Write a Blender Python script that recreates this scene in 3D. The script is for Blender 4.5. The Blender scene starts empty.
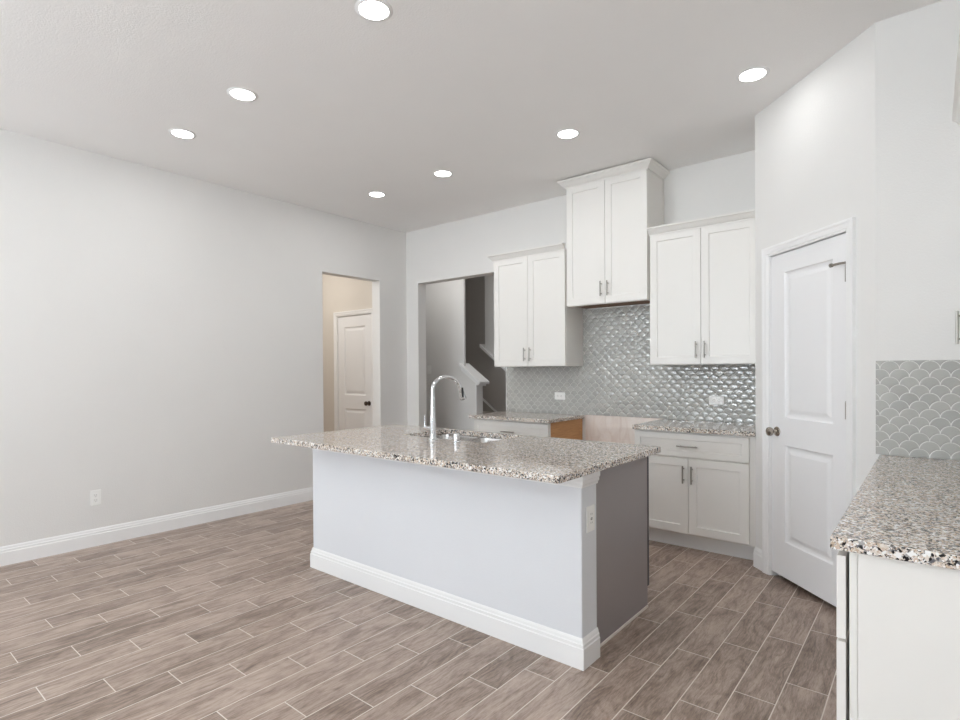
import bpy, bmesh, math, random
from mathutils import Matrix, Vector
random.seed(7)
S = bpy.context.scene
COL = S.collection
PI = math.pi

# ------------------------------------------------------------------ camera, world, exposure
F_PX, CX, CY = 551.77, 480.0, 375.16
YAW, PITCH, ROLL = math.radians(39.331), -0.008, -0.0063
F0 = Vector((-math.sin(YAW), math.cos(YAW), 0)); R0 = Vector((math.cos(YAW), math.sin(YAW), 0)); U0 = Vector((0, 0, 1))
FW = F0 * math.cos(PITCH) + U0 * math.sin(PITCH); UP = U0 * math.cos(PITCH) - F0 * math.sin(PITCH)
RT = R0 * math.cos(ROLL) + UP * math.sin(ROLL); UP = UP * math.cos(ROLL) - R0 * math.sin(ROLL)
cam = bpy.data.cameras.new('camera'); co = bpy.data.objects.new('camera', cam); COL.objects.link(co)
cam.sensor_width = 36; cam.lens = F_PX * 36 / 960; cam.shift_y = (CY - 360) / 960; cam.clip_start = 0.02
co.matrix_world = Matrix(((RT.x, UP.x, -FW.x, 0), (RT.y, UP.y, -FW.y, 0), (RT.z, UP.z, -FW.z, 1.34), (0, 0, 0, 1)))
S.camera = co
S.view_settings.view_transform = 'Standard'; S.view_settings.look = 'None'
S.view_settings.gamma = 1; S.view_settings.use_curve_mapping = False
S.view_settings.exposure = -0.19
S.cycles.max_bounces = 20; S.cycles.diffuse_bounces = 14; S.cycles.glossy_bounces = 6
W = bpy.data.worlds.new('world'); S.world = W; W.use_nodes = True
W.node_tree.nodes['Background'].inputs[0].default_value = (0.75, 0.86, 1.0, 1)
W.node_tree.nodes['Background'].inputs[1].default_value = 1.0

WINDOW_WATTS, GLASS_DOOR_WATTS, CEILING_FILL_WATTS, LENS, CAN_WATTS, HALL_WATTS, STAIR_WATTS = 10, 4, 192, 16.0, 3.6, 21, 8.5

def area(name, loc, rot, sx, sy, watts, colr):
    l = bpy.data.lights.new(name, 'AREA'); l.shape = 'RECTANGLE'; l.size = sx; l.size_y = sy
    l.energy = watts; l.color = colr
    o = bpy.data.objects.new(name, l); COL.objects.link(o); o.location = loc; o.rotation_euler = rot
    return o
# daylight entering through the two openings of the rear wall, behind the photographer
area('daylight_window', (-3.55, -3.93, 1.62), (PI/2, 0, 0), 1.7, 1.4, WINDOW_WATTS, (0.74, 0.87, 1.0))
area('daylight_glass_door', (-1.7, -3.93, 1.15), (PI/2, 0, 0), 1.35, 2.05, GLASS_DOOR_WATTS, (0.76, 0.88, 1.0))

# uplights added at the same openings to brighten the ceiling
area('ceiling_fill_window', (-3.55, -3.9, 1.5), (PI/2 + 1.15, 0, 0), 1.7, 1.2, CEILING_FILL_WATTS, (.86, .94, 1.0))
area('ceiling_fill_glass_door', (-1.7, -3.9, 1.3), (PI/2 + 1.15, 0, 0), 1.35, 1.6, CEILING_FILL_WATTS, (.86, .94, 1.0))

# ------------------------------------------------------------------ node helpers
class X:
    def __init__(s, nt, sock): s.nt = nt; s.s = sock
    def _m(s, op, b=None, c=None):
        n = s.nt.nodes.new('ShaderNodeMath'); n.operation = op
        for k, v in enumerate((s, b, c)):
            if v is None: continue
            if isinstance(v, X): s.nt.links.new(v.s, n.inputs[k])
            else: n.inputs[k].default_value = v
        return X(s.nt, n.outputs[0])
    def __add__(s, b): return s._m('ADD', b)
    def __sub__(s, b): return s._m('SUBTRACT', b)
    def __mul__(s, b): return s._m('MULTIPLY', b)
    def __truediv__(s, b): return s._m('DIVIDE', b)
    def floor(s): return s._m('FLOOR')
    def round(s): return s._m('ROUND')
    def abs(s): return s._m('ABSOLUTE')
    def sqrt(s): return s._m('SQRT')
    def lt(s, b): return s._m('LESS_THAN', b)
    def min(s, b): return s._m('MINIMUM', b)
    def max(s, b): return s._m('MAXIMUM', b)
    def fmod(s, b): return s._m('FLOORED_MODULO', b)
    def smooth(s, a, b):
        n = s.nt.nodes.new('ShaderNodeMapRange'); n.interpolation_type = 'SMOOTHSTEP'
        s.nt.links.new(s.s, n.inputs[0]); n.inputs[1].default_value = a; n.inputs[2].default_value = b
        return X(s.nt, n.outputs[0])

class Mat:
    def __init__(s, name):
        s.m = bpy.data.materials.new(name); s.m.use_nodes = True; s.nt = s.m.node_tree
        s.b = s.nt.nodes['Principled BSDF']
    def coords(s):
        n = s.nt.nodes.new('ShaderNodeTexCoord'); s.obj = n.outputs['Object']
        q = s.nt.nodes.new('ShaderNodeSeparateXYZ'); s.nt.links.new(s.obj, q.inputs[0])
        return [X(s.nt, q.outputs[k]) for k in range(3)]
    def vec(s, *a):
        n = s.nt.nodes.new('ShaderNodeCombineXYZ')
        for k, v in enumerate(a):
            if isinstance(v, X): s.nt.links.new(v.s, n.inputs[k])
            else: n.inputs[k].default_value = v
        return n.outputs[0]
    def noise(s, vec, scale, detail=2, rough=.5, dist=0.0, out=0):
        n = s.nt.nodes.new('ShaderNodeTexNoise'); s.nt.links.new(vec, n.inputs['Vector'])
        n.inputs['Scale'].default_value = scale; n.inputs['Detail'].default_value = detail
        n.inputs['Roughness'].default_value = rough; n.inputs['Distortion'].default_value = dist
        return X(s.nt, n.outputs[out])
    def voro(s, vec, scale):
        n = s.nt.nodes.new('ShaderNodeTexVoronoi'); s.nt.links.new(vec, n.inputs['Vector'])
        n.inputs['Scale'].default_value = scale
        q = s.nt.nodes.new('ShaderNodeSeparateColor'); s.nt.links.new(n.outputs['Color'], q.inputs[0])
        return X(s.nt, n.outputs['Distance']), X(s.nt, q.outputs[0]), X(s.nt, q.outputs[1])
    def white(s, vec):
        n = s.nt.nodes.new('ShaderNodeTexWhiteNoise'); n.noise_dimensions = '3D'; s.nt.links.new(vec, n.inputs['Vector'])
        q = s.nt.nodes.new('ShaderNodeSeparateColor'); s.nt.links.new(n.outputs['Color'], q.inputs[0])
        return [X(s.nt, q.outputs[k]) for k in range(3)]
    def ramp(s, fac, stops, const=False):
        n = s.nt.nodes.new('ShaderNodeValToRGB'); s.nt.links.new(fac.s, n.inputs[0])
        if const: n.color_ramp.interpolation = 'CONSTANT'
        e = n.color_ramp.elements
        while len(e) < len(stops): e.new(.5)
        for k, (p, c) in enumerate(stops): e[k].position = p; e[k].color = (*c, 1)
        return n.outputs[0]
    def mix(s, fac, a, b, mode='MIX'):
        n = s.nt.nodes.new('ShaderNodeMix'); n.data_type = 'RGBA'; n.blend_type = mode
        for k, v in ((0, fac), (6, a), (7, b)):
            if isinstance(v, X): s.nt.links.new(v.s, n.inputs[k])
            elif isinstance(v, (int, float)): n.inputs[k].default_value = v
            elif isinstance(v, tuple): n.inputs[k].default_value = (*v, 1)
            else: s.nt.links.new(v, n.inputs[k])
        return n.outputs[2]
    def set(s, **k):
        for a, v in k.items():
            i = s.b.inputs[a.replace('_', ' ')]
            if isinstance(v, X): s.nt.links.new(v.s, i)
            elif hasattr(v, 'is_linked'): s.nt.links.new(v, i)
            elif isinstance(v, tuple): i.default_value = (*v, 1)
            else: i.default_value = v
        return s
    def bump(s, h, dist, strength=1.0):
        n = s.nt.nodes.new('ShaderNodeBump'); n.inputs['Strength'].default_value = strength
        n.inputs['Distance'].default_value = dist; s.nt.links.new(h.s, n.inputs['Height'])
        s.nt.links.new(n.outputs[0], s.b.inputs['Normal'])
        return s

def lin(r, g, b):
    f = lambda c: c/255/12.92 if c/255 <= .04045 else ((c/255+.055)/1.055)**2.4
    return (f(r), f(g), f(b))

def paint(name, colr, rough=.6, peel=0.0):
    m = Mat(name); x, y, z = m.coords()
    n = m.noise(m.obj, 3.0, 3)
    c = m.mix(n, tuple(v*.985 for v in colr), tuple(min(1, v*1.015) for v in colr))
    m.set(Base_Color=c, Roughness=rough)
    if peel: m.bump(m.noise(m.obj, 110.0, 3, .6), peel)
    return m.m

M_WALL = paint('wall paint warm grey', lin(226, 225, 223), .7, .0010)
M_CEIL = paint('ceiling paint', lin(238, 237, 236), .8, .0016)
M_HALL = paint('hall paint beige', lin(214, 208, 200), .7, .0008)
M_STAIRWALL_SHADE = paint('stairwell grey with shade', lin(176, 172, 168), .7, .0008)  # darker than the other walls: stairwell shade put into the colour
M_DRYWALL = None
M_TRIM = paint('white trim enamel', lin(238, 238, 238), .35)
M_CAB = paint('white cabinet lacquer', lin(231, 229, 225), .33)
M_CABIN = paint('cabinet side laminate', lin(222, 214, 207), .5)
M_DOOR = paint('white door enamel', lin(236, 236, 237), .38)
M_KNEE = paint('island wall white paint', lin(221, 223, 227), .6, .0006)
M_PANEL = paint('dark grey end panel', lin(146, 139, 138), .36)
M_PANELEDGE = paint('panel edge strip', lin(72, 68, 72), .5)
M_DARK = paint('dark gap', lin(30, 30, 32), .6)
M_PLASTIC = paint('white plastic', lin(240, 240, 238), .3)
M_SLOT = paint('socket slot', lin(90, 90, 90), .5)

def metal(name, colr, rough):
    m = Mat(name); m.coords(); n = m.noise(m.obj, 40, 2)
    c = m.mix(n, tuple(v*.94 for v in colr), colr)
    m.set(Base_Color=c, Metallic=1.0, Roughness=rough); return m.m
M_CHROME = metal('polished chrome', (.82, .83, .85), .06)
M_STEEL = metal('brushed stainless steel', (.62, .61, .60), .22)
M_NICKEL = metal('brushed nickel', (.38, .36, .33), .28)
M_BRONZE = metal('aged bronze', (.12, .095, .08), .3)
M_SATIN = metal('satin nickel knob', (.45, .40, .35), .25)
M_RUBBER = paint('black rubber', lin(22, 22, 24), .4)

def drywall():
    m = Mat('bare drywall'); x, y, z = m.coords()
    n = m.noise(m.vec(x*2.0, y, z*.8), 6, 5, .65, 1.2)
    c = m.ramp(n, [(.3, lin(222, 208, 199)), (.5, lin(236, 226, 219)), (.72, lin(240, 233, 228))])
    m.set(Base_Color=c, Roughness=.85); return m.m
M_DRYWALL = drywall()

def rawwood():
    m = Mat('raw brown cabinet side'); x, y, z = m.coords()
    n = m.noise(m.vec(x, y*4, z*60), 3, 4, .6)
    c = m.ramp(n, [(.3, lin(186, 136, 88)), (.7, lin(212, 162, 110))])
    m.set(Base_Color=c, Roughness=.6); return m.m
M_RAW = rawwood()

M_UNDER = paint('brown cabinet underside', lin(128, 96, 72), .6)
def granite():
    m = Mat('speckled granite'); x, y, z = m.coords()
    w = m.nt.nodes.new('ShaderNodeTexNoise'); m.nt.links.new(m.obj, w.inputs['Vector']); w.inputs['Scale'].default_value = 90; w.inputs['Detail'].default_value = 2
    sub = m.nt.nodes.new('ShaderNodeVectorMath'); sub.operation = 'MULTIPLY_ADD'
    m.nt.links.new(w.outputs['Color'], sub.inputs[0]); sub.inputs[1].default_value = (.012, .012, .012); m.nt.links.new(m.obj, sub.inputs[2])
    v = sub.outputs[0]
    d1, a, a2 = m.voro(v, 132); d2, b, b2 = m.voro(v, 250)
    c1 = m.ramp(a, [(0, lin(22, 23, 28)), (.20, lin(92, 93, 98)), (.29, lin(160, 156, 154)), (.38, lin(202, 184, 167)), (.58, lin(222, 213, 203)), (.78, lin(238, 237, 236))], True)
    c2 = m.ramp(b, [(0, lin(28, 28, 32)), (.18, lin(112, 106, 104)), (.29, lin(194, 174, 154)), (.56, lin(212, 202, 192)), (.82, lin(236, 233, 230))], True)
    mask = m.noise(m.obj, 60, 2).smooth(.44, .56)
    c = m.mix(mask, c1, c2)
    m.set(Base_Color=c, Roughness=.09); return m.m
M_GRANITE = granite()

TW, TL = .1551, .6096
def floor_mat():
    m = Mat('wood look plank tile'); x, y, z = m.coords()
    u = (x + .638) / TW
    ci = u.floor(); fu = u - ci
    v = (y - 2.436 - ci * (TL/3)) / TL
    ri = v.floor(); fv = v - ri
    eu = (fu - .5).abs() * -1.0 + .5; ev = (fv - .5).abs() * -1.0 + .5
    e = (eu * TW).min(ev * TL)
    grout = e.smooth(.0016, .0026) * -1.0 + 1.0
    r1, r2, r3 = m.white(m.vec(ci, ri, 3.3))
    gx = x + r1 * 17.0; gy = y + r2 * 23.0
    warp = m.noise(m.vec(gx * 9.0, gy * 3.0, r3 * 9.0), 1.0, 2, .5)
    rings = m.noise(m.vec(gx * 36 + warp * 3.0, gy * 2.2 + warp * 1.0, r3 * 5.0), 1.3, 6, .7, .15)
    fine = m.noise(m.vec(gx * 260.0, gy * 34.0, 1.0), 1.0, 3, .7)
    blot = m.noise(m.vec(gx * 11.0, gy * 4.0, 4.0), 1.0, 4, .65)
    low = m.noise(m.vec(gx * 8 + warp * 1.2, gy * 1.5, r3 * 7.0), 1.0, 1, .4)
    arcs = (low * 70.0)._m('SINE').smooth(.1, .95)
    streak = m.noise(m.vec(gx * 150.0, gy * 12.0, 2.0), 1.0, 2, .5).smooth(.50, .66)
    g = rings * .40 + fine * .30 + blot * .34 + (r1 - .5) * .09 - .02 - streak * .05 - arcs * fine * .09
    c = m.ramp(g, [(.30, lin(92, 77, 68)), (.43, lin(138, 120, 108)), (.53, lin(168, 150, 138)), (.66, lin(188, 171, 159))])
    c = m.mix(grout, c, lin(218, 209, 200))
    m.set(Base_Color=c, Roughness=fine * .14 + .30)
    m.bump(e.smooth(.0008, .004) + fine * .06, .0012)
    return m.m
M_FLOOR = floor_mat()

def scallop(name, dome, tilt, pillow):
    R = .0381
    m = Mat(name); x, y, z = m.coords()
    v = (z - .9165) / R; j = v.floor(); fv = v - j; par = j.fmod(2.0)
    u = (x + .199) / (2*R) + par * .5; i = u.round(); du = (u - i) * 2.0
    d = (du*du + fv*fv).sqrt(); inside = d.lt(1.0); dist = (d - 1.0).abs()
    u2 = (x + .199) / (2*R) + (par * -1.0 + 1.0) * .5; i2 = u2.round(); du2 = (u2 - i2) * 2.0
    def sel(a, b): return a * inside + b * (inside * -1.0 + 1.0)
    lu = sel(du, du2); lv = sel(fv - .35, fv - 1.35); ii = sel(i, i2); jj = sel(j, j + 1.0)
    r1, r2, r3 = m.white(m.vec(ii, jj, 1.7))
    grout = dist.smooth(.026, .046) * -1.0 + 1.0
    c = m.mix(r3, lin(170, 170, 166), lin(180, 180, 175))
    c = m.mix(grout, c, lin(214, 214, 210))
    m.set(Base_Color=c, Roughness=grout * .4 + .10, Specular_IOR_Level=.8)
    wav = m.noise(m.obj, 55.0, 2)
    h = (r1 - .5) * lu * tilt + (r2 - .5) * lv * tilt - (lu*lu + lv*lv) * dome + dist.smooth(.03, .14) * pillow + wav * .012
    m.bump(h, R)
    return m.m
M_TILE = scallop('scalloped glazed tile', .10, .05, .03)
M_TILE_NEAR = scallop('flatter scalloped glazed tile', .006, .02, .022)

def emit(name, colr, st):
    m = Mat(name); m.coords(); n = m.noise(m.obj, 5, 1)
    m.set(Base_Color=(.9, .9, .9), Emission_Color=m.mix(n, colr, colr), Emission_Strength=st); return m.m
M_LENS = emit('lit downlight lens', (1.0, .985, .965), LENS)
def glass():
    m = Mat('window glass'); m.coords(); n = m.noise(m.obj, 2, 1)
    m.set(Base_Color=m.mix(n, (.95, .98, 1.), (.97, .99, 1.)), Roughness=.02, Transmission_Weight=1.0, IOR=1.45); return m.m
M_GLASS = glass()

# ------------------------------------------------------------------ mesh helpers
class MB:
    def __init__(s): s.v = []; s.f = []; s.mi = []; s.sm = []
    def add(s, vs, fs, T=None, mi=0, smooth=False):
        o = len(s.v)
        for p in vs:
            p = Vector(p); s.v.append(T @ p if T else p)
        for f in fs: s.f.append([o + k for k in f]); s.mi.append(mi); s.sm.append(smooth)
        return s
    def box(s, x0, x1, y0, y1, z0, z1, T=None, mi=0):
        vs = [(x, y, z) for z in (z0, z1) for y in (y0, y1) for x in (x0, x1)]
        return s.add(vs, [(0, 2, 3, 1), (4, 5, 7, 6), (0, 1, 5, 4), (2, 6, 7, 3), (0, 4, 6, 2), (1, 3, 7, 5)], T, mi)
    def prism(s, poly, z0, z1, T=None, mi=0):
        n = len(poly)
        vs = [(p[0], p[1], z0) for p in poly] + [(p[0], p[1], z1) for p in poly]
        return s.add(vs, [tuple(range(n))[::-1], tuple(range(n, 2*n))] + [(k, (k+1) % n, n+(k+1) % n, n+k) for k in range(n)], T, mi)
    def lathe(s, prof, T=None, n=24, mi=0):
        # prof: (radius, z) along local z
        vs = []; fs = []
        for r, z in prof:
            for k in range(n): vs.append((r*math.cos(2*PI*k/n), r*math.sin(2*PI*k/n), z))
        for a in range(len(prof)-1):
            for k in range(n): fs.append((a*n+k, a*n+(k+1) % n, (a+1)*n+(k+1) % n, (a+1)*n+k))
        fs.append(tuple(range(n))[::-1]); fs.append(tuple((len(prof)-1)*n+k for k in range(n)))
        return s.add(vs, fs, T, mi, True)
    def tube(s, pts, rad, n=14, T=None, mi=0):
        pts = [Vector(p) for p in pts]; vs = []; fs = []
        rads = rad if isinstance(rad, (list, tuple)) else [rad]*len(pts)
        prev = None
        for k, p in enumerate(pts):
            t = (pts[min(k+1, len(pts)-1)] - pts[max(k-1, 0)]).normalized()
            if prev is None:
                a = Vector((0, 0, 1)) if abs(t.z) < .9 else Vector((1, 0, 0)); u = t.cross(a).normalized()
            else: u = (prev - t*prev.dot(t)).normalized()
            prev = u; w = t.cross(u)
            for q in range(n):
                c = 2*PI*q/n; vs.append(p + (u*math.cos(c) + w*math.sin(c))*rads[k])
        for a in range(len(pts)-1):
            for q in range(n): fs.append((a*n+q, a*n+(q+1) % n, (a+1)*n+(q+1) % n, (a+1)*n+q))
        fs.append(tuple(range(n))[::-1]); fs.append(tuple((len(pts)-1)*n+q for q in range(n)))
        return s.add(vs, fs, T, mi, True)
    def sweep(s, path, prof, T=None, mi=0):
        # path: 2D points, profile (offset to the LEFT of travel, height); mitred, ends capped
        P = [Vector(p) for p in path]; n = len(prof); vs = []; fs = []
        for k in range(len(P)):
            ds = []
            if k > 0: ds.append((P[k]-P[k-1]).normalized())
            if k < len(P)-1: ds.append((P[k+1]-P[k]).normalized())
            ns = [Vector((-d.y, d.x)) for d in ds]
            m = ns[0] if len(ns) == 1 else (ns[0]+ns[1]) / (1 + ns[0].dot(ns[1]))
            for o, hh in prof: vs.append((P[k].x + m.x*o, P[k].y + m.y*o, hh))
        for k in range(len(P)-1):
            for q in range(n): fs.append((k*n+q, k*n+(q+1) % n, (k+1)*n+(q+1) % n, (k+1)*n+q))
        fs.append(tuple(range(n))); fs.append(tuple((len(P)-1)*n+q for q in range(n))[::-1])
        return s.add(vs, fs, T, mi)
    def build(s, name, mats, parent=None, bevel=0.0, T=None):
        me = bpy.data.meshes.new(name)
        vs = [T @ p for p in s.v] if T else s.v
        me.from_pydata([tuple(p) for p in vs], [], s.f)
        for m in (mats if isinstance(mats, (list, tuple)) else [mats]): me.materials.append(m)
        bm = bmesh.new(); bm.from_mesh(me)
        bm.faces.ensure_lookup_table()
        for f, mi, sm in zip(bm.faces, s.mi, s.sm): f.material_index = mi; f.smooth = sm
        bmesh.ops.recalc_face_normals(bm, faces=bm.faces); bm.to_mesh(me); bm.free()
        o = bpy.data.objects.new(name, me); COL.objects.link(o)
        if parent: o.parent = parent
        if bevel:
            b = o.modifiers.new('bevel', 'BEVEL'); b.width = bevel; b.segments = 2; b.limit_method = 'ANGLE'; b.angle_limit = math.radians(40)
        if any(s.sm):
            try: me.set_sharp_from_angle(angle=math.radians(35))
            except Exception: pass
        return o

def tag(o, label, cat=None, group=None, kind=None):
    o['label'] = label
    if cat: o['category'] = cat
    if group: o['group'] = group
    if kind: o['kind'] = kind
    return o
def thing(name, label, cat, loc=(0, 0, 0), rz=0.0, group=None, kind=None):
    o = bpy.data.objects.new(name, None); COL.objects.link(o); o.empty_display_size = .1
    o.location = loc; o.rotation_euler = (0, 0, rz)
    return tag(o, label, cat, group, kind)
def struct(o, label, cat): return tag(o, label, cat, kind='structure')

# ------------------------------------------------------------------ dimensions (metres; camera stands above the origin)
XL, YB, H, XR, YR = -5.02, 4.705, 3.048, 0.45, -4.0
PC = (-.218, 3.365)                       # right corner of the angled pantry wall
PE = (PC[0] - .7071, PC[1] + .7071)       # its left corner
TP = Matrix.Translation((PC[0], PC[1], 0)) @ Matrix.Rotation(-PI/4, 4, 'Z')   # local x to the right along it, -y faces the room

# ------------------------------------------------------------------ structure
b = MB(); b.box(-7.2, .7, YR-.2, 6.8, -.1, 0); struct(b.build('floor', M_FLOOR), 'grey brown wood-look plank tile floor with pale grout', 'floor')
b = MB(); b.box(-7.2, .7, YR-.2, 6.8, H, H+.1); struct(b.build('ceiling', M_CEIL), 'plain off-white ceiling with recessed lights', 'ceiling')
b = MB()
b.box(XL-.135, XL, YR-.12, 3.489, 0, H); b.box(XL-.135, XL, 3.489, 4.275, 2.407, H); b.box(XL-.135, XL, 4.275, YB+.13, 0, H)
struct(b.build('wall_left', M_WALL), 'long warm grey left wall with a cased-free doorway at its far end', 'wall')
b = MB(); T_ = .13
b.box(XL, -4.817, YB, YB+T_, 0, H); b.box(-4.817, -3.492, YB, YB+T_, 2.403, H); b.box(-3.492, -2.56, YB, YB+T_, 0, H)
b.box(-2.56, -1.80, YB, YB+T_, 0, .918, mi=1); b.box(-2.56, -1.80, YB, YB+T_, .918, H); b.box(-1.80, XR+.12, YB, YB+T_, 0, H)
struct(b.build('wall_back', [M_WALL, M_DRYWALL]), 'grey back wall carrying the cabinets with a wide opening to the stairs', 'wall')
b = MB()
q = lambda x, y: tuple((TP @ Vector((x, y, 0)))[:2])
DL, DR, DT = -.838, -.180, 2.066          # pantry door opening, local
b.prism([PE, q(DL, 0), q(DL, .1), (PE[0]+.1, PE[1]+.0414), (PE[0]+.1, YB), (PE[0], YB)], 0, H)
b.prism([q(DL, 0), q(DR, 0), q(DR, .1), q(DL, .1)], DT, H)
b.prism([q(DR, 0), PC, (XR, PC[1]), (XR, PC[1]+.1), (PC[0]+.0414, PC[1]+.1), q(DR, .1)], 0, H)
struct(b.build('wall_pantry', M_WALL), 'angled warm grey corner wall around the white pantry door', 'wall')
b = MB(); b.box(XR, XR+.12, YR-.12, YB, 0, H); struct(b.build('wall_right', M_WALL), 'warm grey right wall behind the near counter', 'wall')
b = MB(); wy = (YR-.12, YR)
b.box(XL, -4.45, *wy, 0, H); b.box(-4.45, -2.65, *wy, 0, .88); b.box(-4.45, -2.65, *wy, 2.36, H); b.box(-2.65, -2.4, *wy, 0, H)
b.box(-2.4, -.95, *wy, 2.2, H); b.box(-.95, XR, *wy, 0, H)
struct(b.build('wall_rear', M_WALL), 'rear wall with a window and a glass door behind the photographer', 'wall')
def rear_window(name, x0, x1, z0, z1, label):
    f = MB(); t = .05
    f.box(x0, x0+t, YR-.1, YR-.03, z0, z1); f.box(x1-t, x1, YR-.1, YR-.03, z0, z1)
    f.box(x0+t, x1-t, YR-.1, YR-.03, z0, z0+t); f.box(x0+t, x1-t, YR-.1, YR-.03, z1-t, z1)
    f.box((x0+x1)/2-.025, (x0+x1)/2+.025, YR-.1, YR-.03, z0+t, z1-t)
    o = struct(f.build(name, M_TRIM), label, 'window')
    g = MB(); g.box(x0+t, (x0+x1)/2-.025, YR-.07, YR-.064, z0+t, z1-t); g.box((x0+x1)/2+.025, x1-t, YR-.07, YR-.064, z0+t, z1-t); g.build('pane', M_GLASS, o)
rear_window('window_1', -4.45, -2.65, .88, 2.36, 'white framed window in the rear wall')
rear_window('window_2', -2.4, -.95, .0, 2.2, 'white framed glass door in the rear wall')

# left hall seen through the doorway
HY = 4.47
b = MB(); HX0, HX1 = -6.10, -5.40
b.box(-7.1, HX0, HY, HY+.12, 0, H); b.box(HX0, HX1, HY, HY+.12, 2.066, H); b.box(HX1, XL-.135, HY, HY+.12, 0, H)
b.box(-7.2, -7.1, 2.3, HY+.12, 0, H); b.box(-7.1, XL-.135, 2.3, 2.4, 0, H)
struct(b.build('wall_hall', M_HALL), 'beige hall walls seen through the left doorway', 'wall')
# stair hall seen through the back opening
SY = 5.6
b = MB()
b.box(-6.6, -4.862, SY, SY+.03, 0, H)
zc = lambda x: 1.395 - (x + 4.862) * .69          # sloped top of the half wall
kp = [(-4.862, 0), (-4.66, 0), (-4.66, zc(-4.66)-.03), (-4.862, zc(-4.862)-.03)]
b.add([(x, y, z) for y in (SY, SY+.12) for x, z in kp], [(0, 1, 2, 3), (7, 6, 5, 4), (0, 4, 5, 1), (1, 5, 6, 2), (2, 6, 7, 3), (3, 7, 4, 0)])
struct(b.build('wall_stair', M_WALL), 'grey wall and sloping half wall beside the stairs', 'wall')
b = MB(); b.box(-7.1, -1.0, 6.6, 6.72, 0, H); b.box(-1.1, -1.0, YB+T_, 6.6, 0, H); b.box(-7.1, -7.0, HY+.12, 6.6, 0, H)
struct(b.build('wall_stairwell', M_STAIRWALL_SHADE), 'far wall of the stairwell, grey with its shade painted in', 'wall')
zl = lambda x: 1.785 - (x + 5.36) * .76
b = MB()
kp = [(-5.24, H), (-5.24, zl(-5.24)), (-4.3, zl(-4.3)), (-4.3, H)]
b.add([(x, y, z) for y in (6.52, 6.599) for x, z in kp], [(0, 1, 2, 3), (7, 6, 5, 4), (0, 4, 5, 1), (1, 5, 6, 2), (2, 6, 7, 3), (3, 7, 4, 0)])
struct(b.build('wall_landing', M_WALL), 'lighter grey wall face above the sloping ledge in the stairwell', 'wall')

def slope_cap(name, x0, x1, zf, y0, y1, th, label, cat='trim'):
    m = MB(); vs = []
    for y in (y0, y1):
        for x, d in ((x0, 0), (x1, 0), (x1, -th), (x0, -th)): vs.append((x, y, zf(x)+d))
    m.add(vs, [(0, 1, 2, 3), (7, 6, 5, 4), (0, 4, 5, 1), (1, 5, 6, 2), (2, 6, 7, 3), (3, 7, 4, 0)])
    return m
m = slope_cap('', -4.92, -4.56, lambda x: zc(x)+.01, SY-.045, SY+.165, .035, '')
m2 = slope_cap('', -4.90, -4.60, lambda x: zc(x)-.026, SY-.022, SY+.142, .05, '')
m.add(m2.v, m2.f)
struct(m.build('trim_1', M_TRIM, bevel=.004), 'white sloping cap on the half wall by the stairs', 'trim')
m = MB(); m.box(-4.66, -4.646, SY-.006, SY+.126, .0, zc(-4.66)-.08)
struct(m.build('trim_2', M_TRIM), 'white vertical board on the end of the stair half wall', 'trim')
m = slope_cap('', -5.31, -4.3, zl, 6.47, 6.599, .05, '')
struct(m.build('trim_3', M_TRIM, bevel=.004), 'white sloping ledge high on the stairwell wall', 'trim')
m = slope_cap('', -5.9, -4.7, lambda x: .965 - (x + 5.41) * .71, 6.575, 6.599, .03, '')
struct(m.build('trim_4', M_TRIM), 'white skirt strip climbing the stairwell wall', 'trim')
st = thing('staircase', 'flight of stairs climbing behind the sloping half wall', 'stairs', (-4.35, 6.15, 0))
for k in range(6):
    m = MB(); m.box(-.27*(k+1), -.27*k, -.425, .415, 0.001, .18*(k+1)); m.build('step', M_CABIN, st)

# baseboards
BB = [(0, 0), (.015, 0), (.015, .092), (.0115, .096), (.0115, .110), (.008, .114), (.006, .126), (.002, .135), (0, .135)]
BB = [(-o, z) for o, z in BB]           # offsets to the right of travel
def baseboard(name, path, label):
    m = MB(); m.sweep(path, BB); return struct(m.build(name, M_TRIM), label, 'baseboard')
baseboard('baseboard_left', [(XL, YR), (XL, 3.489), (XL-.13, 3.489)], 'white baseboard along the long left wall')
baseboard('baseboard_back', [(XL-.13, 4.275), (XL, 4.275), (XL, YB), (-4.817, YB), (-4.817, YB+.13)], 'white baseboard around the far left corner')
baseboard('baseboard_rear', [(XR, YR), (-.95, YR)], 'white baseboard on the rear wall')
CAS = .058
baseboard('baseboard_pantry', [(PE[0], 4.185), PE, q(DL-CAS, 0)], 'short white baseboard between the pantry door and the base cabinet')

# ------------------------------------------------------------------ interior doors with casing
CP = [(0, 0), (0, -.010), (.010, -.012), (.014, -.016), (.036, -.018), (.046, -.022), (.058, -.022), (.058, 0)]
def casing(name, x0, x1, zt, T, label):
    m = MB()
    path = [(x0, 0), (x0, zt), (x1, zt), (x1, 0)]
    A = Matrix(((1, 0, 0, 0), (0, 0, 1, 0), (0, 1, 0, 0), (0, 0, 0, 1)))   # (a,b,h) -> (x=a, y=h, z=b)
    m.sweep(path, CP, T @ A)
    # jamb lining inside the opening
    m.box(x0-.0005, x0+.004, -.001, .098, 0, zt, T); m.box(x1-.004, x1+.0005, -.001, .098, 0, zt, T); m.box(x0, x1, -.001, .098, zt-.001, zt+.0005, T)
    m.box(x0+.004, x0+.016, .05, .09, 0, zt-.003, T); m.box(x1-.016, x1-.004, .05, .09, 0, zt-.003, T)
    return struct(m.build(name, M_TRIM), label, 'door casing')

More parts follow.
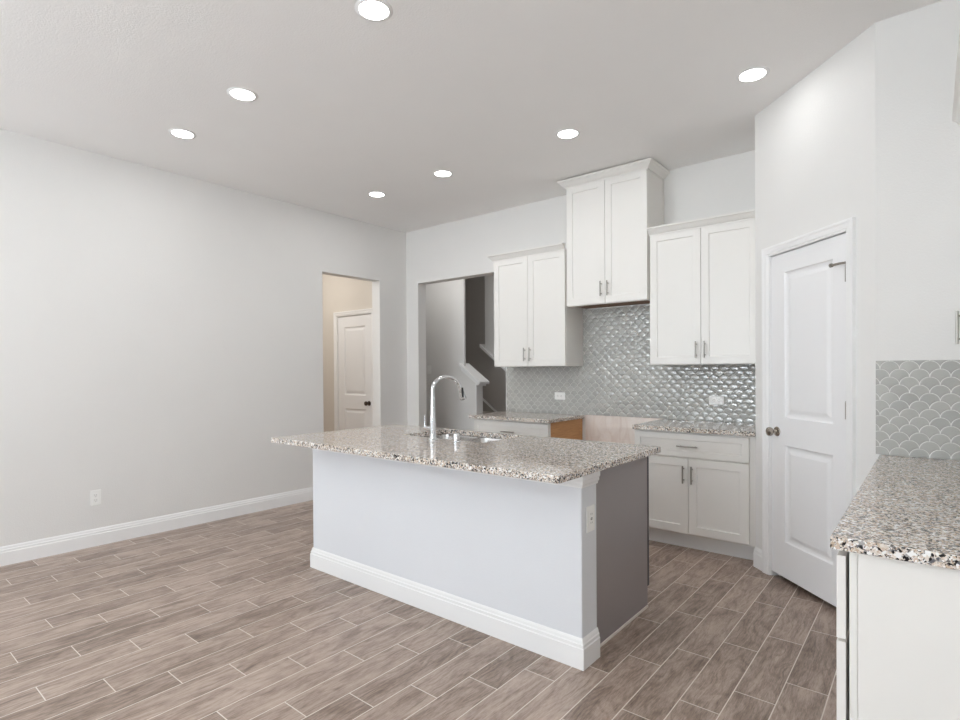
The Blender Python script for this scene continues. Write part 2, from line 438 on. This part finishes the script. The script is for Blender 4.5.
def panel_door(name, w, z0, z1, panels, T, label, knob_x, knob_z, hinge_x, hinges, knob_mat, stop=None):
    m = MB(); h = z1 - z0; th = .035
    xs = [0, panels[0][0], panels[0][1], w]; zs = sorted({z0, z1} | {p[2] for p in panels} | {p[3] for p in panels})
    holes = [(p[0], p[2]) for p in panels]
    for a in range(3):
        for c in range(len(zs)-1):
            if (xs[a], zs[c]) in holes: continue
            m.add([(xs[a], 0, zs[c]), (xs[a+1], 0, zs[c]), (xs[a+1], 0, zs[c+1]), (xs[a], 0, zs[c+1])], [(0, 1, 2, 3)])
    for x0, x1, a0, a1 in panels:
        rings = [(0, 0), (.008, .008), (.020, .011), (.030, .0105), (.050, .004), (.056, .0035)]
        vs = []; fs = []
        for o, d in rings: vs += [(x0+o, d, a0+o), (x1-o, d, a0+o), (x1-o, d, a1-o), (x0+o, d, a1-o)]
        for r in range(len(rings)-1):
            for k in range(4): fs.append((r*4+k, r*4+(k+1) % 4, r*4+4+(k+1) % 4, r*4+4+k))
        r = len(rings)-1; fs.append((r*4, r*4+1, r*4+2, r*4+3)); m.add(vs, fs)
    m.add([(0, 0, z0), (w, 0, z0), (w, 0, z1), (0, 0, z1), (0, th, z0), (w, th, z0), (w, th, z1), (0, th, z1)],
          [(0, 4, 5, 1), (1, 5, 6, 2), (2, 6, 7, 3), (3, 7, 4, 0), (4, 7, 6, 5)])
    o = m.build(name, M_DOOR); o.matrix_world = T; struct(o, label, 'door')
    k = MB(); RX = Matrix.Translation((knob_x, 0, knob_z)) @ Matrix.Rotation(PI/2, 4, 'X')
    k.lathe([(.030, 0), (.031, .004), (.028, .008), (.013, .011), (.011, .028), (.016, .034), (.026, .042), (.029, .052), (.026, .062), (.016, .068), (.004, .070)], RX, 28)
    k.build('knob', knob_mat, o)
    for hz in hinges:
        g = MB(); g.tube([(hinge_x, -.007, hz-.045), (hinge_x, -.007, hz+.045)], .0075, 10)
        g.lathe([(.004, 0), (.0075, .003), (.004, .008)], Matrix.Translation((hinge_x, -.006, hz+.045)), 10)
        g.box(hinge_x-.014, hinge_x+.004, -.0025, .002, hz-.044, hz+.044); g.build('hinge', M_NICKEL if stop else M_TRIM, o)
    if stop:
        g = MB(); g.tube([(hinge_x, -.008, stop+.056), (hinge_x-.03, -.024, stop+.056), (hinge_x-.062, -.042, stop+.052)], .0062, 10)
        g.lathe([(.011, 0), (.012, .010), (.008, .014)], Matrix.Translation((hinge_x-.06, -.042, stop+.052)) @ Matrix.Rotation(-PI/2, 4, 'Y') , 12)
        g.build('door_stop', M_NICKEL, o)
    return o
casing('trim_5', DL, DR, DT, TP, 'white moulded casing around the pantry door')
TD = TP @ Matrix.Translation((DL+.006, .004, 0))
dw = DR - DL - .012
panel_door('door_1', dw, .034, 2.060, [(.13, dw-.105, 1.035, 1.942), (.13, dw-.105, .255, .862)], TD,
           'white two-panel pantry door with a nickel knob at its left edge', .058, .942, dw+.001, (1.845, 1.115, .27), M_SATIN, 1.845)
TH = Matrix.Translation((0, HY, 0))
casing('trim_6', HX0, HX1, 2.066, TH, 'white casing around the hall door')
hw = HX1 - HX0 - .012
panel_door('door_2', hw, .02, 2.060, [(.13, hw-.13, 1.035, 1.92), (.13, hw-.13, .25, .86)], TH @ Matrix.Translation((HX0+.006, .004, 0)),
           'white two-panel door down the hall with a dark knob', hw-.06, .94, .0, (1.78, 1.1, .25), M_BRONZE)

# ------------------------------------------------------------------ cabinets
def shaker(parent, name, x0, x1, z0, z1, label=None, th=.02, st=.058, rec=.0075):
    m = MB()
    vs = []
    for o, d in ((.0015, 0), (st, 0), (st+.003, rec)): vs += [(x0+o, d, z0+o), (x1-o, d, z0+o), (x1-o, d, z1-o), (x0+o, d, z1-o)]
    vs += [(x0, .0015, z0), (x1, .0015, z0), (x1, .0015, z1), (x0, .0015, z1), (x0, th, z0), (x1, th, z0), (x1, th, z1), (x0, th, z1)]
    fs = [(8, 9, 10, 11), (16, 19, 18, 17)]
    for a, c in ((0, 4), (4, 8), (12, 0), (16, 12)):
        for k in range(4): fs.append((a+k, a+(k+1) % 4, c+(k+1) % 4, c+k))
    m.add(vs, fs)
    o = m.build(name, M_CAB, parent)
    return o
def pull(parent, x, z, L, vertical=True):
    m = MB(); e = .03
    if vertical:
        m.tube([(x, -e, z-L/2), (x, -e, z+L/2)], .0058, 12)
        for s in (-1, 1): m.tube([(x, .001, z+s*(L/2-.022)), (x, -e, z+s*(L/2-.022))], .0045, 10)
    else:
        m.tube([(x-L/2, -e, z), (x+L/2, -e, z)], .0058, 12)
        for s in (-1, 1): m.tube([(x+s*(L/2-.022), .001, z), (x+s*(L/2-.022), -e, z)], .0045, 10)
    return m.build('handle', M_NICKEL, parent)

CROWN = [(0, 0), (.006, 0), (.006, .010), (.016, .018), (.034, .042), (.046, .050), (.046, .062), (0, .062)]
CROWN_TALL = [(0, 0), (.007, 0), (.007, .010), (.022, .020), (.044, .046), (.056, .054), (.056, .066), (0, .066)]
def wall_cabinet(label, loc, rz, w, z0, z1, depth, crown, left_ret, right_ret, hz, wall_gap=0.0, scribe=False, filler=0.0, swap_side=False):
    # local: x from 0 to w, doors at y = 0 facing -y, wall at y = depth
    t = thing('wall_cabinet', label, 'cabinet', loc, rz)
    m = MB(); d0 = .0205
    m.box(0, .018, d0, depth, z0, z1); m.box(w-.018, w, d0, depth, z0, z1); m.box(.018, w-.018, d0, depth, z1-.02, z1)
    m.box(.018, w-.018, d0, d0+.02, z0, z0+.05); m.box(.018, w-.018, depth-.012, depth, z0+.027, z1-.02)
    if filler: m.box(w, w+filler, d0, d0+.02, z0, z1)
    m.build('carcass', M_CAB, t)
    u = MB(); u.box(.0185, w-.0185, d0+.0205, depth-.0005, z0+.010, z0+.026); r = u.build('bottom_panel', M_UNDER, t); r['label'] = 'unfinished brown underside'
    c = w/2
    for s in (0, 1):
        dr = shaker(t, 'door', .003 if s == 0 else c+.0015, c-.0015 if s == 0 else w-.003, z0+.004, z1-.004)
        pull(dr, (c + (-.032 if s == 0 else .032)) if not swap_side else (.045 if s == 0 else c+.05), hz, .128 if not swap_side else .15)
    p = []
    if left_ret: p.append((-.001, depth))
    p += [(-.001 if left_ret else 0, -.001), (w + (filler if not right_ret else .001), -.001)]
    if right_ret: p.append((w+.001, depth))
    m = MB(); m.sweep(p, [(-o, z1-.012+z) for o, z in crown])
    m.build('crown_moulding', M_CAB, t)
    if scribe:
        m = MB(); m.box(w, w+.006, depth-.02, depth, z0, z1-.013); m.build('scribe_strip', M_CAB, t)
    return t, m
DEP = .33
wall_cabinet('white two-door wall cabinet left of the hood space, beside the stair opening', (-3.40, YB-DEP-.002, 0), 0, .822, 1.378, 2.44, DEP, CROWN, True, False, 1.493)
wall_cabinet('tallest white two-door wall cabinet, set high over the empty range space', (-2.552, YB-DEP-.022, 0), 0, .757, 1.912, 2.982, DEP+.02, CROWN_TALL, True, True, 2.04, scribe=True)
wall_cabinet('white two-door wall cabinet right of the hood space, beside the angled pantry wall', (-1.787, YB-DEP-.002, 0), 0, .815, 1.378, 2.44, DEP, CROWN, False, False, 1.493, filler=.046)
# small side laminate under the tall one is the bare side of the left cabinet
# near right cabinet, facing -X
def rot_cab():
    wall_cabinet('white wall cabinet at the right picture edge above the near counter', (XR-DEP-.002, PC[1]-.003, 0), -PI/2, 1.6, 1.378, 2.44, DEP, CROWN, False, False, 1.523, swap_side=True)

def base_cabinet(label, loc, rz, w, depth=.61, filler=0.0, fill_left=0.0, raw_right=False, end_left=False, cut_left_gap=0.0):
    t = thing('base_cabinet', label, 'cabinet', loc, rz)
    m = MB(); d0 = .0205; zt = .8805; zb = .118
    m.box(0, .018, d0, depth, zb, zt)
    if not raw_right: m.box(w-.018, w, d0, depth, zb, zt)
    m.box(.018, w-.018, d0, depth, zb, zb+.018); m.box(.018, w-.018, depth-.012, depth, zb+.018, zt)
    m.box(.018, w-.018, d0, d0+.02, zt-.03, zt); m.box(.018, w-.018, d0, d0+.02, .672, .70); m.box(.018, .04, d0, d0+.02, zb+.018, zt-.03); m.box(w-.04, w-.018, d0, d0+.02, zb+.018, zt-.03)
    if filler: m.box(w, w+filler, d0, d0+.02, zb, zt)
    m.build('carcass', M_CAB, t)
    if raw_right:
        m = MB(); m.box(w-.018, w, d0+.02, depth, zb, zt); r = m.build('side_panel', M_RAW, t); r['label'] = 'unfinished brown wood side panel'
        m = MB(); m.box(w-.018, w+.001, d0, d0+.0195, zb, zt); m.build('face_frame_edge', M_CAB, t)
    m = MB(); m.box(0, w+filler, .095, .113, .0005, zb-.0005); m.build('toe_kick', M_TRIM, t)
    dr = shaker(t, 'drawer', .003, w-.003, .694, .866, st=.045)
    pull(dr, w/2, .776, .15, False)
    c = w/2
    for s in (0, 1):
        d = shaker(t, 'door', .003 if s == 0 else c+.0015, c-.0015 if s == 0 else w-.003, .132, .684)
        pull(d, c + (-.031 if s == 0 else .031), .568, .128)
    return t
base_cabinet('white base cabinet left of the range space with a raw brown side', (-3.435, YB-.612, 0), 0, .845, raw_right=True)
base_cabinet('white base cabinet with drawer and two doors beside the angled pantry wall', (-1.80, YB-.612, 0), 0, .83, filler=.043)

# right hand run: faces -X, local x runs toward -Y
RY1, RY0 = PC[1]-.003, 1.672
t = thing('base_cabinet', 'white near base cabinet run at the right picture edge with drawers seen edge-on', 'cabinet', (-.190, RY1, 0), -PI/2)
Lr = RY1 - RY0
m = MB(); m.box(0, Lr, .028, .635, .118, .8805); m.build('carcass', M_CAB, t)
m = MB(); m.box(Lr, Lr+.004, .046, .638, .0005, .8805); e = m.build('end_panel', M_CAB, t)
m = MB(); m.box(Lr, Lr+.0035, .028, .0445, .0005, .8805); m.build('face_frame_edge', M_CAB, t)
m = MB(); m.box(0, Lr, .095, .113, .0005, .1175); m.build('toe_kick', M_TRIM, t)
nw = 3
for k in range(nw):
    a0, a1 = Lr*k/nw+.003, Lr*(k+1)/nw-.003 if k < nw-1 else Lr+.002
    d = shaker(t, 'drawer', a0, a1, .650, .862, st=.045)
    if k < nw-1: pull(d, (a0+a1)/2, .76, .15, False)
    d = shaker(t, 'door', a0, a1, .132, .642)
    if k < nw-1: pull(d, a1-.05 if k % 2 else a0+.05, .55, .128)
rot_cab()

# ------------------------------------------------------------------ countertops
def counter(label, x0, x1, y0, y1, z0=.8815, z1=.914, hole=None):
    m = MB()
    if not hole: m.box(x0, x1, y0, y1, z0, z1)
    else:
        hx0, hx1, hy0, hy1 = hole; xs = [x0, hx0, hx1, x1]; ys = [y0, hy0, hy1, y1]
        idx = {}; vs = []
        for zi, z in enumerate((z0, z1)):
            for a in range(4):
                for c in range(4): idx[(zi, a, c)] = len(vs); vs.append((xs[a], ys[c], z))
        fs = []
        for zi in (0, 1):
            for a in range(3):
                for c in range(3):
                    if (a, c) == (1, 1): continue
                    fs.append((idx[zi, a, c], idx[zi, a+1, c], idx[zi, a+1, c+1], idx[zi, a, c+1]))
        def wall(p, q_): fs.append((idx[0, *p], idx[0, *q_], idx[1, *q_], idx[1, *p]))
        for k in range(3): wall((k, 0), (k+1, 0)); wall((k, 3), (k+1, 3)); wall((0, k), (0, k+1)); wall((3, k), (3, k+1))
        wall((1, 1), (2, 1)); wall((2, 1), (2, 2)); wall((2, 2), (1, 2)); wall((1, 2), (1, 1))
        m.add(vs, fs)
    return tag(m.build('granite_countertop', M_GRANITE, bevel=.003), label, 'countertop')
SINK = (-2.755, -2.055, 2.535, 2.955)
counter('large speckled granite slab on the kitchen island, cut out for the sink', -3.334, -1.163, 1.914, 3.000, hole=SINK)
counter('speckled granite counter left of the empty range space', -3.468, -2.562, YB-.65, YB-.009)
counter('speckled granite counter right of the range space by the pantry wall', -1.800, PE[0]-.001, YB-.65, YB-.009)
counter('near speckled granite counter at the right picture edge', -.201, XR-.002, 1.645, PC[1]-.009)

# ------------------------------------------------------------------ backsplashes
m = MB()
pl = [(-3.487, .9155), (-1.801, .9155), (-.9265, .9155), (-.9265, 1.3785), (-1.795, 1.3785), (-1.795, 1.9125), (-2.577, 1.9125), (-2.577, 1.3785), (-3.487, 1.3785)]
n = len(pl)
m.add([(x, y, z) for y in (YB-.008, YB-.0003) for x, z in pl], [tuple(range(n)), tuple(range(n, 2*n))[::-1]] + [(k, (k+1) % n, n+(k+1) % n, n+k) for k in range(n)])
tag(m.build('tile_backsplash', M_TILE), 'grey glazed fish-scale tile backsplash across the back wall behind the range space', 'backsplash')
m = MB(); m.box(-3.4925, -3.4872, YB-.0095, YB-.0003, .916, 1.3785)
struct(m.build('trim_7', M_TRIM), 'white edge strip ending the back wall tile', 'trim')
m = MB(); m.box(PC[0]+.002, XR-.002, PC[1]-.008, PC[1]-.0003, .9155, 1.3765)
tag(m.build('tile_backsplash', M_TILE_NEAR), 'grey fish-scale tile backsplash above the near right counter', 'backsplash')

# ------------------------------------------------------------------ island
IX0, IX1, IY0, IY1, IYC = -3.288, -1.214, 2.193, 2.337, 2.995
t = thing('kitchen_island', 'white island base with a baseboard and a dark grey end panel', 'island', ((IX0+IX1)/2, 2.5, 0))
def ib(m, name, mat, bevel=0): return m.build(name, mat, t, bevel, Matrix.Translation((-(IX0+IX1)/2, -2.5, 0)))
m = MB(); m.box(IX0, IX1, IY0, IY1, .0005, .8812); ib(m, 'knee_wall', M_KNEE, .006)
m = MB(); m.sweep([(IX0, IY1), (IX0, IY0), (IX1, IY0), (IX1, IY1)], BB); ib(m, 'baseboard', M_TRIM)
CM = [(0, .812), (-.006, .812), (-.008, .822), (-.014, .830), (-.014, .842), (-.019, .850), (-.019, .8812), (0, .8812)]
m = MB(); m.sweep([(IX0, IY1), (IX0, IY0), (IX1, IY0), (IX1, IY1)], CM); ib(m, 'cap_moulding', M_TRIM)
m = MB(); m.box(-1.262, -1.244, IY1+.0005, IYC+.005, .013, .8812); e = ib(m, 'end_panel', M_PANEL); e['label'] = 'dark grey painted end panel'
m = MB(); m.box(-1.262, -1.243, IYC+.0055, IYC+.026, .118, .8812); e = ib(m, 'door_edge', M_PANELEDGE); e['label'] = 'nearly black cabinet door edge'
m = MB(); m.box(-1.262, -1.238, IY1+.0005, IYC, .0005, .0125); e = ib(m, 'shoe_strip', M_CABIN); e['label'] = 'pale strip at the foot of the dark panel'
m = MB(); m.box(IX0+.03, -1.2625, IY1+.0005, IYC, .118, .64)
m.box(IX0+.03, SINK[0]-.03, IY1+.0005, IYC, .64, .8812); m.box(SINK[1]+.03, -1.2625, IY1+.0005, IYC, .64, .8812)
m.box(SINK[0]-.03, SINK[1]+.03, 2.975, IYC, .64, .8812); m.box(IX0+.03, -1.2625, IY1+.0005, IYC-.08, .0005, .118)
ib(m, 'cabinet_box', M_PANEL)
xs = [IX0+.03 + k*(-1.2635-IX0-.03)/4 for k in range(5)]
TI = Matrix.Translation((-(IX0+IX1)/2, -2.5, 0))
for k in range(4):
    m = MB(); m.box(xs[k]+.003, xs[k+1]-.003, IYC+.0005, IYC+.021, .13, .865) ; m.box(xs[k]+.06, xs[k+1]-.06, IYC+.0205, IYC+.0215, .19, .805)
    ib(m, 'door', M_PANEL)

# sink: two bowls with drains
sk = thing('undermount_sink', 'double-bowl stainless steel sink set under the island granite', 'sink', (-2.405, 2.745, .70))
def rrect(cx, cy, hx, hy, r, z, n=6):
    o = []
    for sx, sy, a0 in ((1, 1, 0), (-1, 1, PI/2), (-1, -1, PI), (1, -1, 3*PI/2)):
        for k in range(n+1):
            a = a0 + PI/2*k/n; o.append((cx+sx*(hx-r)+r*math.cos(a), cy+sy*(hy-r)+r*math.sin(a), z))
    return o
for s in (-1, 1):
    cx = s*.178; hx, hy = .168, .205
    m = MB(); loops = [rrect(cx, 0, hx+.009, hy+.012, .05, .1805), rrect(cx, 0, hx, hy, .045, .1795), rrect(cx, 0, hx-.004, hy-.004, .045, .16), rrect(cx, 0, hx-.010, hy-.010, .05, .03),
                   rrect(cx, 0, hx-.022, hy-.022, .05, .008), rrect(cx, 0, hx-.05, hy-.05, .05, 0), rrect(cx, .02, .045, .045, .0449, -.003)]
    nn = len(loops[0]); vs = [p for l in loops for p in l]; fs = []
    for a in range(len(loops)-1):
        for k in range(nn): fs.append((a*nn+k, a*nn+(k+1) % nn, (a+1)*nn+(k+1) % nn, (a+1)*nn+k))
    fs.append(tuple((len(loops)-1)*nn+k for k in range(nn)))
    m.add(vs, fs, smooth=True); bo = m.build('bowl', M_STEEL, sk)
    g = MB(); g.lathe([(.043, -.0025), (.043, .002), (.036, .003), (.030, -.001), (.006, -.001)], Matrix.Translation((cx, .02, 0)), 24); g.build('drain', M_CHROME, bo)

# faucet
FX, FY = -2.385, 2.449
fa = thing('kitchen_faucet', 'tall chrome gooseneck faucet standing on the island behind the sink', 'faucet', (FX, FY, .9142))
m = MB(); m.lathe([(.030, 0), (.030, .006), (.0235, .012), (.0205, .05), (.0195, .12), (.0155, .20), (.0135, .27)], n=28); m.build('body', M_CHROME, fa)
pts = [(0, 0, .265), (0, 0, .307)]
for k in range(0, 15):
    a = PI - PI*.92*k/14; pts.append((0, .126 + .126*math.cos(a), .312 + .076*math.sin(a)))
m = MB(); m.tube(pts, .0125, 16); m.build('spout', M_CHROME, fa)
p0 = Vector(pts[-1]); d = Vector((0, .42, -1)).normalized()
m = MB(); m.tube([p0 + d*t_ for t_ in (-.006, .004, .03, .065, .092, .098)], [.0130, .0145, .0155, .0190, .0240, .0220], 18); sp = m.build('spray_head', M_CHROME, fa)
m = MB(); c0 = p0 + d*.045; m.tube([c0 + Vector((.016, -.006, .028)), c0 + Vector((.019, -.007, .0)), c0 + Vector((.022, -.008, -.034))], [.006, .0085, .006], 12); e = m.build('spray_button', M_RUBBER, sp); e['label'] = 'black spray button'
m = MB(); m.tube([(-.012, 0, .072), (-.040, 0, .072), (-.044, 0, .072), (-.082, 0, .072)], [.014, .014, .010, .009], 16); m.tube([(-.070, 0, .076), (-.072, 0, .105), (-.073, 0, .150)], [.0050, .0042, .0036], 12); m.build('lever', M_CHROME, fa)
m = MB(); m.lathe([(.024, 0), (.024, .006), (.0195, .009), (.0195, .046), (.017, .052), (.004, .053)], n=24)
o = m.build('air_gap_cap', M_CHROME); o.location = (-2.19, 2.449, .9142); tag(o, 'small chrome air gap cap on the granite right of the faucet', 'air gap')

# ------------------------------------------------------------------ outlets and switches
def outlet(name, label, T, horizontal=False, kind='duplex', cat='outlet', group=None):
    t = thing(name, label, cat); t.matrix_world = T @ (Matrix.Rotation(PI/2, 4, 'Y') if horizontal else Matrix.Identity(4))
    m = MB(); m.box(-.036, .036, -.006, 0, -.059, .059); m.build('cover_plate', M_PLASTIC, t, bevel=.0025)
    if kind == 'duplex':
        for s in (-1, 1):
            m = MB(); m.box(-.0165, .0165, -.0075, -.0055, s*.0195-.0145, s*.0195+.0145); r = m.build('receptacle', M_PLASTIC, t, bevel=.002)
            m = MB()
            for x in (-.0065, .0065): m.box(x-.0012, x+.0012, -.0079, -.0074, s*.0195-.002, s*.0195+.006)
            m.lathe([(.0026, 0), (.0026, .0005)], Matrix.Translation((0, -.0074, s*.0195-.008)) @ Matrix.Rotation(PI/2, 4, 'X'), 10)
            m.build('slot', M_SLOT, r)
    elif kind == 'decora':
        m = MB(); m.box(-.0165, .0165, -.0080, -.0055, -.033, .033); r = m.build('receptacle', M_PLASTIC, t, bevel=.0015)
        m = MB()
        for s in (-1, 1):
            for x in (-.0065, .0065): m.box(x-.0012, x+.0012, -.0084, -.0079, s*.02-.002, s*.02+.006)
        m.box(-.008, .008, -.0084, -.0079, -.005, -.001); m.box(-.008, .008, -.0084, -.0079, .001, .005)
        m.build('slot', M_SLOT, r)
    else:
        m = MB(); m.box(-.005, .005, -.013, -.0055, -.012, .010); m.build('toggle', M_PLASTIC, t, bevel=.001)
    return t
TR = lambda x, y, z, rz=0: Matrix.Translation((x, y, z)) @ Matrix.Rotation(rz, 4, 'Z')
outlet('wall_outlet', 'white duplex outlet low on the long left wall', TR(XL+.0005, 1.41, .375, PI/2))
outlet('wall_outlet', 'white outlet on the backsplash left of the range space', TR(-2.832, YB-.0084, 1.087), True)
outlet('wall_outlet', 'white outlet on the backsplash right of the range space', TR(-1.358, YB-.0084, 1.087), True)
outlet('wall_outlet', 'white outlet on the short end of the island wall', TR(IX1+.0005, 2.270, .660, PI/2), False, 'decora')
outlet('light_switch', 'white light switch on the grey wall through the stair opening', TR(-5.515, SY-.0005, 1.36), False, 'switch', 'switch')

# ------------------------------------------------------------------ recessed lights
def downlight():
    t = thing('recessed_light', '', 'ceiling light', (0, 0, H))
    m = MB(); prof = [(.069, -.004), (.072, -.0055), (.086, -.003), (.089, -.0003), (.068, -.0003)]; n = 40; vs = []; fs = []
    for r, z in prof: vs += [(r*math.cos(2*PI*k/n), r*math.sin(2*PI*k/n), z) for k in range(n)]
    for a in range(len(prof)):
        c = (a+1) % len(prof)
        for k in range(n): fs.append((a*n+k, a*n+(k+1) % n, c*n+(k+1) % n, c*n+k))
    m.add(vs, fs, smooth=True); m.build('trim_ring', M_TRIM, t)
    m = MB(); m.lathe([(.0685, -.0035), (.06855, -.0008)], n=40); m.build('lens', M_LENS, t)
    l = bpy.data.lights.new('lamp', 'AREA'); l.shape = 'DISK'; l.size = .12; l.energy = CAN_WATTS; l.color = (.965, .985, 1.0); l.spread = PI
    o = bpy.data.objects.new('lamp', l); COL.objects.link(o); o.parent = t; o.location = (0, 0, -.006)
    return t
proto = downlight()
spots = [(-2.04, 1.716, 'recessed ceiling light nearest the camera, at the top picture edge'),
         (-3.278, 1.716, 'near-row recessed ceiling light second from the left wall'),
         (-4.142, 1.72, 'near-row recessed ceiling light closest to the long left wall'),
         (-4.142, 3.502, 'far-row recessed ceiling light closest to the left wall and doorway'),
         (-3.272, 3.505, 'far-row recessed ceiling light second from the left wall'),
         (-2.035, 3.502, 'recessed ceiling light in front of the tallest wall cabinet'),
         (-.806, 3.495, 'recessed ceiling light beside the angled pantry wall'),
         (-.806, 1.716, 'recessed ceiling light over the near right counter, above the frame'),
         (-.806, -.07, 'added unseen fill light above the photographer, nearest the right wall'),  # from here an unseen extra row, added to even out the light
         (-2.04, -.07, 'added unseen fill light behind the near row, second from the right wall'),
         (-3.278, -.07, 'added unseen fill light behind the near row, second from the left wall'),
         (-4.142, -.07, 'added unseen fill light behind the near row, closest to the left wall')]
for k, (x, y, lab) in enumerate(spots):
    if k == 0: o = proto
    else:
        o = proto.copy(); COL.objects.link(o)
        for ch in proto.children:
            c = ch.copy(); COL.objects.link(c); c.parent = o
            if c.type == 'LIGHT' and k in (6, 7, 8): c.data = c.data.copy(); c.data.energy = CAN_WATTS * {6: .28, 7: 1.3, 8: .5}[k]   # dimmer lamp near the angled wall
    o.location = (x, y, H); tag(o, lab, 'ceiling light', 'recessed ceiling lights')
# side hall lamp, then hidden fill lights added to brighten the stair walls
area('hall_ceiling_lamp', (-6.1, 3.5, H-.03), (0, 0, 0), .35, .35, HALL_WATTS, (1.0, .965, .91))
area('stair_hall_fill', (-4.7, 4.87, 2.72), (PI/2 - .55, 0, 0), 1.6, .25, STAIR_WATTS, (1.0, .99, .97))
area('stairwell_fill', (-4.1, 6.15, H-.03), (0, 0, 0), .3, .3, 4.5, (1.0, .98, .95))
